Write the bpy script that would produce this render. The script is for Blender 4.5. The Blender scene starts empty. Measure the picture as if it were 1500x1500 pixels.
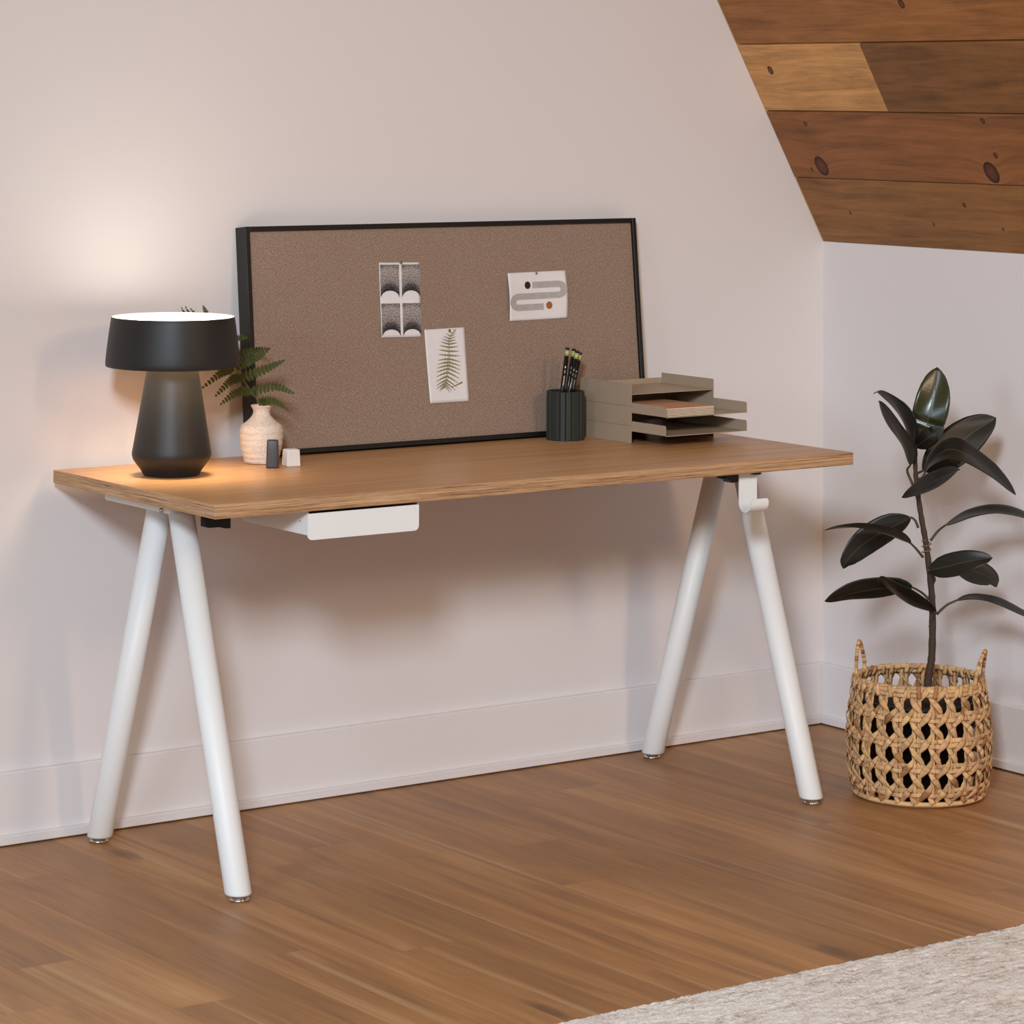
import bpy, bmesh, math, random
from mathutils import Vector, Matrix
random.seed(7)
C = bpy.context.scene.collection
PI = math.pi

# ------------------------------------------------------------------ helpers
class MB:
    """collects vertices and faces and links them as one mesh object"""
    def __init__(s):
        s.v = []; s.f = []; s.m = []; s.c = []; s.uv = {}; s.smooth = []
    def add(s, vs, fs, mat=0, col=None, smooth=True, uvs=None):
        o = len(s.v); s.v += [tuple(v) for v in vs]
        for f in fs:
            if uvs is not None: s.uv[len(s.f)] = [uvs[i] for i in f]
            s.f.append(tuple(i + o for i in f)); s.m.append(mat); s.c.append(col); s.smooth.append(smooth)
    def build(s, name, mats, parent=None, loc=None, rot=None, matrix=None):
        me = bpy.data.meshes.new(name); me.from_pydata(s.v, [], s.f); me.update()
        if not isinstance(mats, (list, tuple)): mats = [mats]
        for m in mats: me.materials.append(m)
        me.polygons.foreach_set('material_index', s.m)
        me.polygons.foreach_set('use_smooth', s.smooth)
        if any(c is not None for c in s.c):
            a = me.color_attributes.new('tint', 'FLOAT_COLOR', 'CORNER')
            i = 0
            for p, c in zip(me.polygons, s.c):
                c = c or (1, 1, 1)
                for k in p.loop_indices: a.data[k].color = (c[0], c[1], c[2], 1)
        if s.uv:
            u = me.uv_layers.new(name='UVMap')
            for p in me.polygons:
                if p.index in s.uv:
                    for k, q in zip(p.loop_indices, s.uv[p.index]): u.data[k].uv = q
        o = bpy.data.objects.new(name, me); C.objects.link(o)
        if parent is not None: o.parent = parent
        if loc is not None: o.location = loc
        if rot is not None: o.rotation_euler = rot
        if matrix is not None: o.matrix_world = matrix
        return o

def box_bm(lo, hi, bevel=0.0, seg=2):
    bm = bmesh.new()
    bmesh.ops.create_cube(bm, size=1)
    lo = Vector(lo); hi = Vector(hi)
    for v in bm.verts:
        v.co = Vector([(lo[i] + hi[i]) / 2 + v.co[i] * (hi[i] - lo[i]) for i in range(3)])
    if bevel > 0:
        bmesh.ops.bevel(bm, geom=list(bm.edges), offset=bevel, segments=seg, profile=.5, affect='EDGES')
    return bm

def add_box(mb, lo, hi, bevel=0.0, seg=2, mat=0, col=None, xf=None, smooth=False):
    bm = box_bm(lo, hi, bevel, seg)
    bm.verts.ensure_lookup_table()
    vs = [(xf @ v.co if xf is not None else v.co.copy()) for v in bm.verts]
    mb.add(vs, [[v.index for v in f.verts] for f in bm.faces], mat, col, smooth)
    bm.free()

def add_lathe(mb, prof, seg=64, mat=0, center=(0, 0, 0), cap0=True, cap1=True, col=None, wob=None):
    n = len(prof); vs = []
    for r, z in prof:
        for k in range(seg):
            a = 2 * PI * k / seg
            rr = r + (wob(a, z) if wob else 0)
            vs.append((center[0] + rr * math.cos(a), center[1] + rr * math.sin(a), center[2] + z))
    fs = []
    for i in range(n - 1):
        for k in range(seg):
            k2 = (k + 1) % seg
            fs.append((i * seg + k, i * seg + k2, (i + 1) * seg + k2, (i + 1) * seg + k))
    if cap0: fs.append(tuple(reversed(range(seg))))
    if cap1: fs.append(tuple((n - 1) * seg + k for k in range(seg)))
    mb.add(vs, fs, mat, col)

def smooth_path(pts, n=6):
    """Catmull-Rom through the points"""
    P = [Vector(p) for p in pts]
    if len(P) < 3: 
        return [P[0].lerp(P[-1], i / n) for i in range(n + 1)]
    out = []
    for i in range(len(P) - 1):
        p0 = P[i - 1] if i > 0 else P[0] * 2 - P[1]
        p1, p2 = P[i], P[i + 1]
        p3 = P[i + 2] if i + 2 < len(P) else P[-1] * 2 - P[-2]
        for k in range(n):
            t = k / n
            out.append(0.5 * ((2 * p1) + (p2 - p0) * t + (2 * p0 - 5 * p1 + 4 * p2 - p3) * t * t + (3 * p1 - p0 - 3 * p2 + p3) * t ** 3))
    out.append(P[-1].copy())
    return out

def add_tube(mb, pts, rad, seg=12, mat=0, col=None, caps=True, closed=False, flat=None):
    P = [Vector(p) for p in pts]; n = len(P)
    R = rad if isinstance(rad, (list, tuple)) else [rad] * n
    vs = []; prev = None
    for i in range(n):
        if closed: T = P[(i + 1) % n] - P[i - 1]
        else: T = P[min(i + 1, n - 1)] - P[max(i - 1, 0)]
        T.normalize()
        if prev is None:
            a = Vector((0, 0, 1)) if abs(T.z) < .9 else Vector((1, 0, 0))
            N = T.cross(a).normalized()
        else:
            N = (prev - T * prev.dot(T)).normalized()
        prev = N; B = T.cross(N)
        for k in range(seg):
            a = 2 * PI * k / seg
            vs.append(P[i] + (N * math.cos(a) + B * math.sin(a)) * R[i])
    fs = []
    for i in range(n if closed else n - 1):
        j = (i + 1) % n
        for k in range(seg):
            k2 = (k + 1) % seg
            fs.append((i * seg + k, i * seg + k2, j * seg + k2, j * seg + k))
    if caps and not closed:
        fs.append(tuple(reversed(range(seg)))); fs.append(tuple((n - 1) * seg + k for k in range(seg)))
    mb.add(vs, fs, mat, col)

def add_strip(mb, path, sides, normals, width, thick, mat=0, col=None, crown=0.25):
    """flat woven strand: a lens-shaped section swept along a path"""
    n = len(path); vs = []
    sec = [(-.5, 0), (-.32, .8), (0, 1), (.32, .8), (.5, 0), (0, -.25)]
    m = len(sec)
    for i in range(n):
        w = width[i] if isinstance(width, list) else width
        for a, b in sec:
            vs.append(path[i] + sides[i] * (a * w) + normals[i] * (b * thick))
    fs = []
    for i in range(n - 1):
        for k in range(m):
            k2 = (k + 1) % m
            fs.append((i * m + k, i * m + k2, (i + 1) * m + k2, (i + 1) * m + k))
    fs.append(tuple(reversed(range(m)))); fs.append(tuple((n - 1) * m + k for k in range(m)))
    mb.add(vs, fs, mat, col)

def tag(o, label, cat, group=None, kind=None):
    o['label'] = label; o['category'] = cat
    if group: o['group'] = group
    if kind: o['kind'] = kind
    return o

def thing(name, label, cat, loc=(0, 0, 0), group=None, rot=None):
    o = bpy.data.objects.new(name, None); C.objects.link(o)
    o.empty_display_size = .05
    o.location = loc
    if rot: o.rotation_euler = rot
    return tag(o, label, cat, group)

def copy_tree(o, parent=None):
    c = o.copy(); C.objects.link(c)
    if parent is not None: c.parent = parent
    for ch in list(o.children): copy_tree(ch, c)
    return c

# ------------------------------------------------------------------ materials
def srgb(r, g, b):
    def f(x):
        x /= 255.0
        return x / 12.92 if x <= .04045 else ((x + .055) / 1.055) ** 2.4
    return (f(r), f(g), f(b), 1)

class NT:
    def __init__(s, name):
        s.mat = bpy.data.materials.new(name); s.mat.use_nodes = True
        s.t = s.mat.node_tree; s.t.nodes.clear()
        s.out = s.n('ShaderNodeOutputMaterial'); s.b = s.n('ShaderNodeBsdfPrincipled')
        s.l(s.b.outputs[0], s.out.inputs[0])
    def n(s, typ, **kw):
        x = s.t.nodes.new(typ)
        for k, v in kw.items(): setattr(x, k, v)
        return x
    def l(s, a, b): s.t.links.new(a, b)
    def set(s, **kw):
        for k, v in kw.items(): s.b.inputs[k.replace('_', ' ')].default_value = v
    def math(s, op, a, b=None, c=None, clamp=False):
        x = s.n('ShaderNodeMath', operation=op, use_clamp=clamp)
        for i, q in enumerate((a, b, c)):
            if q is None: continue
            if isinstance(q, (int, float)): x.inputs[i].default_value = q
            else: s.l(q, x.inputs[i])
        return x.outputs[0]
    def obj(s): return s.n('ShaderNodeTexCoord').outputs['Object']
    def mapping(s, vec, scale=(1, 1, 1), loc=(0, 0, 0), rot=(0, 0, 0)):
        m = s.n('ShaderNodeMapping'); s.l(vec, m.inputs[0])
        m.inputs['Scale'].default_value = scale; m.inputs['Location'].default_value = loc; m.inputs['Rotation'].default_value = rot
        return m.outputs[0]
    def noise(s, vec, scale, detail=4, rough=.55, dist=0.0):
        x = s.n('ShaderNodeTexNoise'); s.l(vec, x.inputs['Vector'])
        x.inputs['Scale'].default_value = scale; x.inputs['Detail'].default_value = detail
        x.inputs['Roughness'].default_value = rough; x.inputs['Distortion'].default_value = dist
        return x.outputs['Fac']
    def ramp(s, fac, stops, interp='LINEAR'):
        r = s.n('ShaderNodeValToRGB'); s.l(fac, r.inputs[0]); cr = r.color_ramp; cr.interpolation = interp
        while len(cr.elements) < len(stops): cr.elements.new(.5)
        for e, (p, c) in zip(cr.elements, stops):
            e.position = p; e.color = c if not isinstance(c, (int, float)) else (c, c, c, 1)
        return r.outputs[0]
    def mix(s, fac, a, b, mode='MIX'):
        m = s.n('ShaderNodeMix', data_type='RGBA', blend_type=mode)
        for q, i in ((fac, 0), (a, 6), (b, 7)):
            if isinstance(q, (int, float)): m.inputs[i].default_value = q
            elif isinstance(q, tuple): m.inputs[i].default_value = q
            else: s.l(q, m.inputs[i])
        return m.outputs[2]
    def color(s, c): s.l(c, s.b.inputs['Base Color'])
    def bump(s, h, strength=.3, dist=.002):
        x = s.n('ShaderNodeBump'); x.inputs['Strength'].default_value = strength; x.inputs['Distance'].default_value = dist
        s.l(h, x.inputs['Height']); s.l(x.outputs[0], s.b.inputs['Normal'])

def plain(name, rgb, rough=.5, metal=0.0, spec=.5, bump=None, coat=0.0, var=.05):
    t = NT(name); t.set(Base_Color=srgb(*rgb), Roughness=rough, Metallic=metal, Specular_IOR_Level=spec, Coat_Weight=coat)
    c = t.obj(); n = t.noise(c, 60, 3)
    k = srgb(*rgb)
    t.color(t.mix(n, tuple(x * (1 - var) for x in k[:3]) + (1,), tuple(min(1, x * (1 + var)) for x in k[:3]) + (1,)))
    if bump: t.bump(t.noise(c, bump[0], 2), bump[1], bump[2])
    return t.mat

M = {}
def wall_mat():
    t = NT('wall_paint'); t.set(Roughness=.7, Specular_IOR_Level=.25)
    c = t.obj(); n = t.noise(c, 1.3, 3)
    t.color(t.mix(n, srgb(225, 219, 218), srgb(228, 222, 221)))
    t.bump(t.noise(c, 260, 3), .06, .001)
    return t.mat
M['wall'] = wall_mat()
M['trim'] = plain('trim_paint', (229, 223, 222), .5, spec=.3, var=.004)
M['white_metal'] = plain('white_powder_coat', (231, 231, 229), .44, spec=.4, bump=(700, .05, .0005), var=.004)
M['black_metal'] = plain('black_powder_coat', (28, 26, 25), .5, spec=.5, bump=(900, .1, .0005))
M['black_plastic'] = plain('black_plastic', (14, 14, 15), .5, spec=.4)
M['chrome'] = plain('brushed_steel', (190, 186, 182), .22, metal=1.0)
M['brass'] = plain('brass', (176, 128, 66), .3, metal=1.0)
M['pale_pin'] = plain('nickel', (165, 158, 148), .35, metal=1.0)
M['frame_black'] = plain('black_frame', (17, 17, 17), .45, spec=.45)

def emit(name, rgb, strength):
    t = NT(name); t.set(Base_Color=srgb(250, 248, 244), Roughness=.6)
    t.b.inputs['Emission Color'].default_value = srgb(*rgb); t.b.inputs['Emission Strength'].default_value = strength
    return t.mat
LAMP_UP, LAMP_DOWN = 4.7, 1.8
M['diffuser_up'] = emit('lit_diffuser_upper', (250, 240, 222), LAMP_UP)
M['diffuser_down'] = emit('lit_diffuser_lower', (255, 196, 130), LAMP_DOWN)
M['shade_inner'] = plain('white_enamel', (238, 234, 226), .5)

def fabric_mat():
    t = NT('pinboard_fabric'); t.set(Roughness=.95, Specular_IOR_Level=.1)
    c = t.obj()
    a = t.noise(t.mapping(c, (1300, 260, 1)), 1, 2, .6); b = t.noise(t.mapping(c, (260, 1300, 1)), 1, 2, .6)
    fine = t.noise(c, 520, 2)
    s = t.math('ADD', t.math('ADD', a, b), t.math('MULTIPLY', fine, .6))
    rr = t.math('DIVIDE', s, 2.6)
    col = t.ramp(rr, [(.36, srgb(108, 88, 75)), (.5, srgb(150, 127, 111)), (.64, srgb(197, 175, 157))])
    big = t.noise(t.mapping(c, (5, 5, 3)), 1, 3)
    col = t.mix(t.math('MULTIPLY', big, .18), col, srgb(126, 104, 90))
    t.color(col); t.bump(s, .35, .001)
    return t.mat
M['fabric'] = fabric_mat()

def desk_top_mat():
    t = NT('oak_laminate'); t.set(Roughness=.38, Specular_IOR_Level=.5)
    c = t.obj()
    g = t.noise(t.mapping(c, (2.2, 60, 60), (3, 1, 0)), 1, 6, .6, .6)
    f = t.noise(t.mapping(c, (9, 420, 420)), 1, 3, .6)
    big = t.noise(t.mapping(c, (1.0, 9, 9)), 1, 3, .5, .8)
    k = t.math('ADD', t.math('MULTIPLY', g, .55), t.math('ADD', t.math('MULTIPLY', f, .25), t.math('MULTIPLY', big, .2)))
    t.color(t.ramp(k, [(.34, srgb(166, 119, 76)), (.5, srgb(193, 146, 99)), (.66, srgb(210, 164, 117))]))
    t.bump(f, .12, .0006)
    return t.mat
def desk_edge_mat():
    t = NT('oak_edge_band'); t.set(Roughness=.5, Specular_IOR_Level=.4)
    c = t.obj()
    a = t.noise(t.mapping(c, (4, 4, 420)), 1, 3, .6, .2)
    b = t.noise(t.mapping(c, (26, 26, 900)), 1, 3, .6)
    k = t.math('ADD', t.math('MULTIPLY', a, .65), t.math('MULTIPLY', b, .35))
    t.color(t.ramp(k, [(.37, srgb(92, 62, 40)), (.43, srgb(160, 120, 84)), (.55, srgb(190, 150, 111)), (.68, srgb(214, 178, 140))]))
    t.bump(k, .3, .001)
    return t.mat
M['desk_top'] = desk_top_mat(); M['desk_edge'] = desk_edge_mat()

def floor_mat():
    t = NT('oak_plank_floor'); t.set(Specular_IOR_Level=.6)
    c = t.obj(); sp = t.n('ShaderNodeSeparateXYZ'); t.l(c, sp.inputs[0])
    W, LEN = .118, 1.35
    row = t.math('DIVIDE', t.math('ADD', sp.outputs[0], 20.03), W); ri = t.math('FLOOR', row); rf = t.math('FRACT', row)
    wn = t.n('ShaderNodeTexWhiteNoise', noise_dimensions='1D'); t.l(ri, wn.inputs['W'])
    al = t.math('ADD', t.math('DIVIDE', t.math('ADD', sp.outputs[1], 30), LEN), t.math('MULTIPLY', wn.outputs[0], 7.3))
    ai = t.math('FLOOR', al); af = t.math('FRACT', al)
    idv = t.n('ShaderNodeCombineXYZ'); t.l(ri, idv.inputs[0]); t.l(ai, idv.inputs[1])
    w2 = t.n('ShaderNodeTexWhiteNoise', noise_dimensions='2D'); t.l(idv.outputs[0], w2.inputs[0])
    # grain: shift per plank, long along y
    off = t.n('ShaderNodeVectorMath', operation='SCALE'); t.l(w2.outputs['Color'], off.inputs[0]); off.inputs['Scale'].default_value = 13
    pv = t.n('ShaderNodeVectorMath', operation='ADD'); t.l(c, pv.inputs[0]); t.l(off.outputs[0], pv.inputs[1])
    p = pv.outputs[0]
    g = t.noise(t.mapping(p, (13, 1.1, 1)), 1, 5, .58, 1.1)
    f = t.noise(t.mapping(p, (180, 5, 1)), 1, 3, .6)
    k = t.math('ADD', t.math('MULTIPLY', g, .74), t.math('MULTIPLY', f, .26))
    col = t.ramp(k, [(.30, srgb(128, 86, 47)), (.5, srgb(161, 113, 66)), (.70, srgb(185, 139, 90))])
    # plank to plank tone
    tone = t.ramp(w2.outputs[0], [(0, .88), (.5, .99), (1, 1.09)])
    col = t.mix(1.0, col, tone, 'MULTIPLY')
    # pale streaks and small dark knots
    st = t.noise(t.mapping(p, (34, .55, 1), (5, 2, 0)), 1, 2, .5, .3)
    col = t.mix(t.ramp(st, [(.58, 0.0), (.72, .42)]), col, srgb(200, 164, 124))
    vo = t.n('ShaderNodeTexVoronoi'); t.l(t.mapping(p, (4.4, 1.5, 1)), vo.inputs['Vector']); vo.inputs['Scale'].default_value = 1.0
    kn = t.math('ADD', vo.outputs['Distance'], t.math('MULTIPLY', t.math('SUBTRACT', t.noise(t.mapping(p, (40, 12, 1)), 1, 3), .5), .16))
    col = t.mix(t.ramp(kn, [(.03, .72), (.12, 0.0)]), col, srgb(88, 62, 44))
    # seams
    e1 = t.math('MINIMUM', rf, t.math('SUBTRACT', 1.0, rf)); e2 = t.math('MULTIPLY', t.math('MINIMUM', af, t.math('SUBTRACT', 1.0, af)), LEN / W)
    e = t.math('MINIMUM', e1, e2)
    seam = t.ramp(e, [(.0, .42), (.011, .0)])
    col = t.mix(seam, col, srgb(84, 60, 42))
    t.color(col)
    t.l(t.ramp(k, [(.3, .44), (.7, .54)]), t.b.inputs['Roughness'])
    h = t.math('SUBTRACT', t.math('MULTIPLY', f, .3), t.math('MULTIPLY', seam, 1.2))
    t.bump(h, .25, .0008)
    return t.mat
M['floor'] = floor_mat()

KNOTS = [(.08, .4597, .010, 0), (.114, .2085, .023, 1), (.661, .2060, .024, 1), (.695, .2488, .007, 0), (.122, .3204, .006, 0), (.70, .3344, .007, 0),
         (.14, .0825, .004, 0), (.405, .0632, .004, 0), (.62, .060, .004, 0), (.075, .1985, .005, 0), (.53, .118, .006, 0), (.95, .46, .014, 1), (1.2, .22, .02, 1), (.6, .62, .01, 0), (1.1, .08, .012, 1)]
def ceiling_mat():
    t = NT('stained_pine_planks'); t.set(Roughness=.55, Specular_IOR_Level=.35)
    c = t.obj(); a = t.n('ShaderNodeVertexColor', layer_name='tint')
    swirl = None; kmask = None; ring = None
    for (x, y, r, big) in KNOTS:
        d = t.n('ShaderNodeVectorMath', operation='SUBTRACT'); t.l(c, d.inputs[0]); d.inputs[1].default_value = (x, y, 0)
        m = t.n('ShaderNodeVectorMath', operation='MULTIPLY'); t.l(d.outputs[0], m.inputs[0]); m.inputs[1].default_value = (1.15, .9, 0)
        ln = t.n('ShaderNodeVectorMath', operation='LENGTH'); t.l(m.outputs[0], ln.inputs[0])
        q = t.math('DIVIDE', ln.outputs['Value'], r)
        kmask = q if kmask is None else t.math('MINIMUM', kmask, q)
        s = t.math('MULTIPLY', t.math('POWER', 2.718, t.math('MULTIPLY', q, -.55)), r * 1.6)
        swirl = s if swirl is None else t.math('ADD', swirl, s)
    cb = t.n('ShaderNodeCombineXYZ'); t.l(swirl, cb.inputs[1])
    p = t.n('ShaderNodeVectorMath', operation='ADD'); t.l(c, p.inputs[0]); t.l(cb.outputs[0], p.inputs[1])
    # per plank offset of the grain comes from the stain attribute
    sc = t.n('ShaderNodeVectorMath', operation='SCALE'); t.l(a.outputs[0], sc.inputs[0]); sc.inputs['Scale'].default_value = 9
    p2 = t.n('ShaderNodeVectorMath', operation='ADD'); t.l(p.outputs[0], p2.inputs[0]); t.l(sc.outputs[0], p2.inputs[1])
    g = t.noise(t.mapping(p2.outputs[0], (3.0, 38, 1)), 1, 6, .6, 1.0)
    f = t.noise(t.mapping(p2.outputs[0], (14, 300, 1)), 1, 3, .6)
    sm = t.noise(t.mapping(p2.outputs[0], (5, 9, 1)), 1, 4, .6, .5)
    k = t.math('ADD', t.math('MULTIPLY', g, .5), t.math('ADD', t.math('MULTIPLY', f, .22), t.math('MULTIPLY', sm, .28)))
    v = t.ramp(k, [(.33, .50), (.5, 1.0), (.66, 1.42)])
    col = t.mix(1.0, a.outputs[0], v, 'MULTIPLY')
    halo = t.ramp(kmask, [(0.9, .5), (2.4, 0.0)])
    col = t.mix(halo, col, srgb(92, 58, 34))
    kk = t.ramp(kmask, [(.0, .8), (.62, .82), (.86, 1.0), (1.08, .95), (1.25, 0.0)])
    kc = t.ramp(kmask, [(.0, srgb(104, 56, 36)), (.70, srgb(78, 38, 25)), (1.0, srgb(26, 15, 10))])
    col = t.mix(kk, col, kc)
    t.color(col); t.bump(k, .18, .001)
    return t.mat
M['ceiling'] = ceiling_mat()

def rug_mat():
    t = NT('boucle_wool'); t.set(Roughness=1.0, Specular_IOR_Level=.05)
    c = t.obj()
    a = t.noise(t.mapping(c, (20, 82, 60)), 1, 4, .68); b = t.noise(t.mapping(c, (3, 14, 1)), 1, 3); f = t.noise(c, 170, 4, .7)
    k = t.math('ADD', t.math('MULTIPLY', a, .5), t.math('ADD', t.math('MULTIPLY', f, .35), t.math('MULTIPLY', b, .15)))
    t.color(t.ramp(k, [(.34, srgb(140, 120, 100)), (.42, srgb(198, 184, 169)), (.5, srgb(230, 222, 214)), (.64, srgb(246, 241, 236))]))
    t.bump(f, .8, .004)
    return t.mat
M['rug'] = rug_mat()

def vase_mat():
    t = NT('speckled_stoneware'); t.set(Roughness=.7, Specular_IOR_Level=.3)
    c = t.obj()
    sp = t.noise(c, 520, 2, .5); b = t.noise(t.mapping(c, (14, 14, 90)), 1, 3)
    col = t.mix(b, srgb(214, 196, 180), srgb(233, 220, 208))
    col = t.mix(t.ramp(sp, [(.61, 0.0), (.67, .75)]), col, srgb(120, 92, 74))
    t.color(col); t.bump(t.math('ADD', b, t.noise(c, 200, 3)), .4, .002)
    return t.mat
M['vase'] = vase_mat()
M['black_clay'] = plain('black_clay', (58, 56, 60), .38, spec=.5, bump=(300, .2, .001))
M['white_stone'] = plain('white_stone', (226, 220, 214), .75, bump=(90, .35, .002))
M['cup'] = plain('dark_green_ceramic', (42, 46, 41), .55, spec=.4)
M['tray'] = plain('taupe_powder_coat', (168, 148, 126), .5, spec=.4, bump=(900, .1, .0004))
M['kraft'] = plain('kraft_card', (190, 138, 104), .8, bump=(300, .2, .0006))
M['kraft_shaded'] = plain('shaded_kraft_card', (112, 78, 56), .85)  # kraft with the shade between stacked notebooks put into its colour
M['cream_paper'] = plain('cream_pages', (232, 218, 192), .85)
M['pencil_black'] = plain('black_lacquer', (14, 14, 15), .25, spec=.5)
M['pencil_band'] = plain('green_ferrule', (186, 190, 122), .4, metal=.2)
M['pencil_mark'] = plain('silver_foil', (226, 228, 226), .4)
M['paper'] = plain('white_paper', (230, 226, 226), .85)
M['ink_black'] = plain('black_ink', (30, 32, 30), .8)
M['ink_rust'] = plain('rust_ink', (166, 94, 42), .8)

def serp_mat():
    t = NT('grey_brush_ink'); t.set(Roughness=.85)
    tc = t.n('ShaderNodeTexCoord').outputs['UV']
    n = t.noise(t.mapping(tc, (6, 26, 1)), 1, 4, .65, .4)
    t.color(t.ramp(n, [(.32, srgb(150, 143, 140)), (.5, srgb(178, 171, 168)), (.68, srgb(200, 194, 190))]))
    return t.mat
M['ink_grey'] = serp_mat()
def speckle_mat():
    t = NT('stippled_ink'); t.set(Roughness=.85)
    tc = t.n('ShaderNodeTexCoord').outputs['UV']
    s = t.n('ShaderNodeSeparateXYZ'); t.l(tc, s.inputs[0])
    # stipple gets denser towards the printed arch and a little towards the top edge
    dx = t.math('MULTIPLY', t.math('SUBTRACT', s.outputs[0], .5), .75); dy = s.outputs[1]
    d = t.math('SQRT', t.math('ADD', t.math('MULTIPLY', dx, dx), t.math('MULTIPLY', dy, dy)))
    near = t.ramp(d, [(.22, 0.22), (.50, 0.03), (.86, 0.0), (1.0, .06)])
    n = t.noise(t.mapping(tc, (30, 42, 1)), 1, 2, .7)
    k = t.math('ADD', n, near)
    t.color(t.ramp(k, [(.44, srgb(214, 203, 199)), (.56, srgb(44, 40, 40))]))
    return t.mat
M['ink_speckle'] = speckle_mat()
def fernprint_mat():
    t = NT('fern_ink'); t.set(Roughness=.85)
    n = t.noise(t.obj(), 900, 3)
    t.color(t.ramp(n, [(.35, srgb(84, 86, 50)), (.5, srgb(132, 130, 80)), (.7, srgb(188, 184, 132))]))
    return t.mat
M['ink_fern'] = fernprint_mat()

def straw_mat():
    t = NT('water_hyacinth'); t.set(Roughness=.7, Specular_IOR_Level=.3)
    c = t.obj(); a = t.n('ShaderNodeVertexColor', layer_name='tint')
    n = t.noise(c, 70, 4, .6); f = t.noise(c, 420, 3, .6)
    k = t.math('ADD', t.math('MULTIPLY', n, .6), t.math('MULTIPLY', f, .4))
    v = t.ramp(k, [(.34, .62), (.5, .98), (.66, 1.25)])
    t.color(t.mix(1.0, a.outputs[0], v, 'MULTIPLY'))
    t.bump(k, .5, .002)
    return t.mat
M['straw'] = straw_mat()
def leaf_mat(name, a, b, rough):
    t = NT(name); t.set(Roughness=rough, Specular_IOR_Level=.5)
    tc = t.n('ShaderNodeTexCoord').outputs['UV']
    s = t.n('ShaderNodeSeparateXYZ'); t.l(tc, s.inputs[0])
    m = t.math('ABSOLUTE', t.math('SUBTRACT', s.outputs[0], .5))
    n = t.noise(t.mapping(tc, (3, 40, 1)), 1, 3)
    col = t.mix(n, srgb(*a), srgb(*b))
    rib = t.ramp(m, [(.010, .6), (.030, 0.0)])
    t.color(t.mix(rib, col, srgb(84, 70, 46)))
    t.bump(t.math('ADD', n, rib), .15, .001)
    return t.mat
M['leaf_dark'] = leaf_mat('rubber_leaf_dark', (20, 19, 13), (31, 28, 20), .44)
M['leaf_green'] = leaf_mat('rubber_leaf_green', (34, 38, 17), (56, 58, 30), .26)
M['stem'] = plain('woody_stem', (66, 47, 34), .75, bump=(160, .5, .003))
M['petiole'] = plain('petiole_green', (74, 62, 44), .6)
M['tie'] = plain('rust_wire', (150, 96, 60), .6)
M['soil'] = plain('dark_soil', (40, 30, 24), .95, bump=(120, .8, .006))
def fern_mat():
    t = NT('fern_green'); t.set(Roughness=.6, Specular_IOR_Level=.3)
    n = t.noise(t.obj(), 60, 3)
    t.color(t.mix(n, srgb(50, 60, 27), srgb(82, 90, 44)))
    return t.mat
M['fern'] = fern_mat()
M['fern_stem'] = plain('fern_stem', (96, 82, 44), .6)
STEM = [[-0.2951, -0.664, 0.2165], [-0.2916, -0.6665, 0.2517], [-0.287, -0.6698, 0.287], [-0.2858, -0.6706, 0.3716], [-0.2881, -0.669, 0.4281], [-0.2962, -0.6632, 0.5128], [-0.3043, -0.6574, 0.5693], [-0.3113, -0.6524, 0.6259], [-0.3148, -0.6499, 0.6684], [-0.3148, -0.6499, 0.718]]
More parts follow.
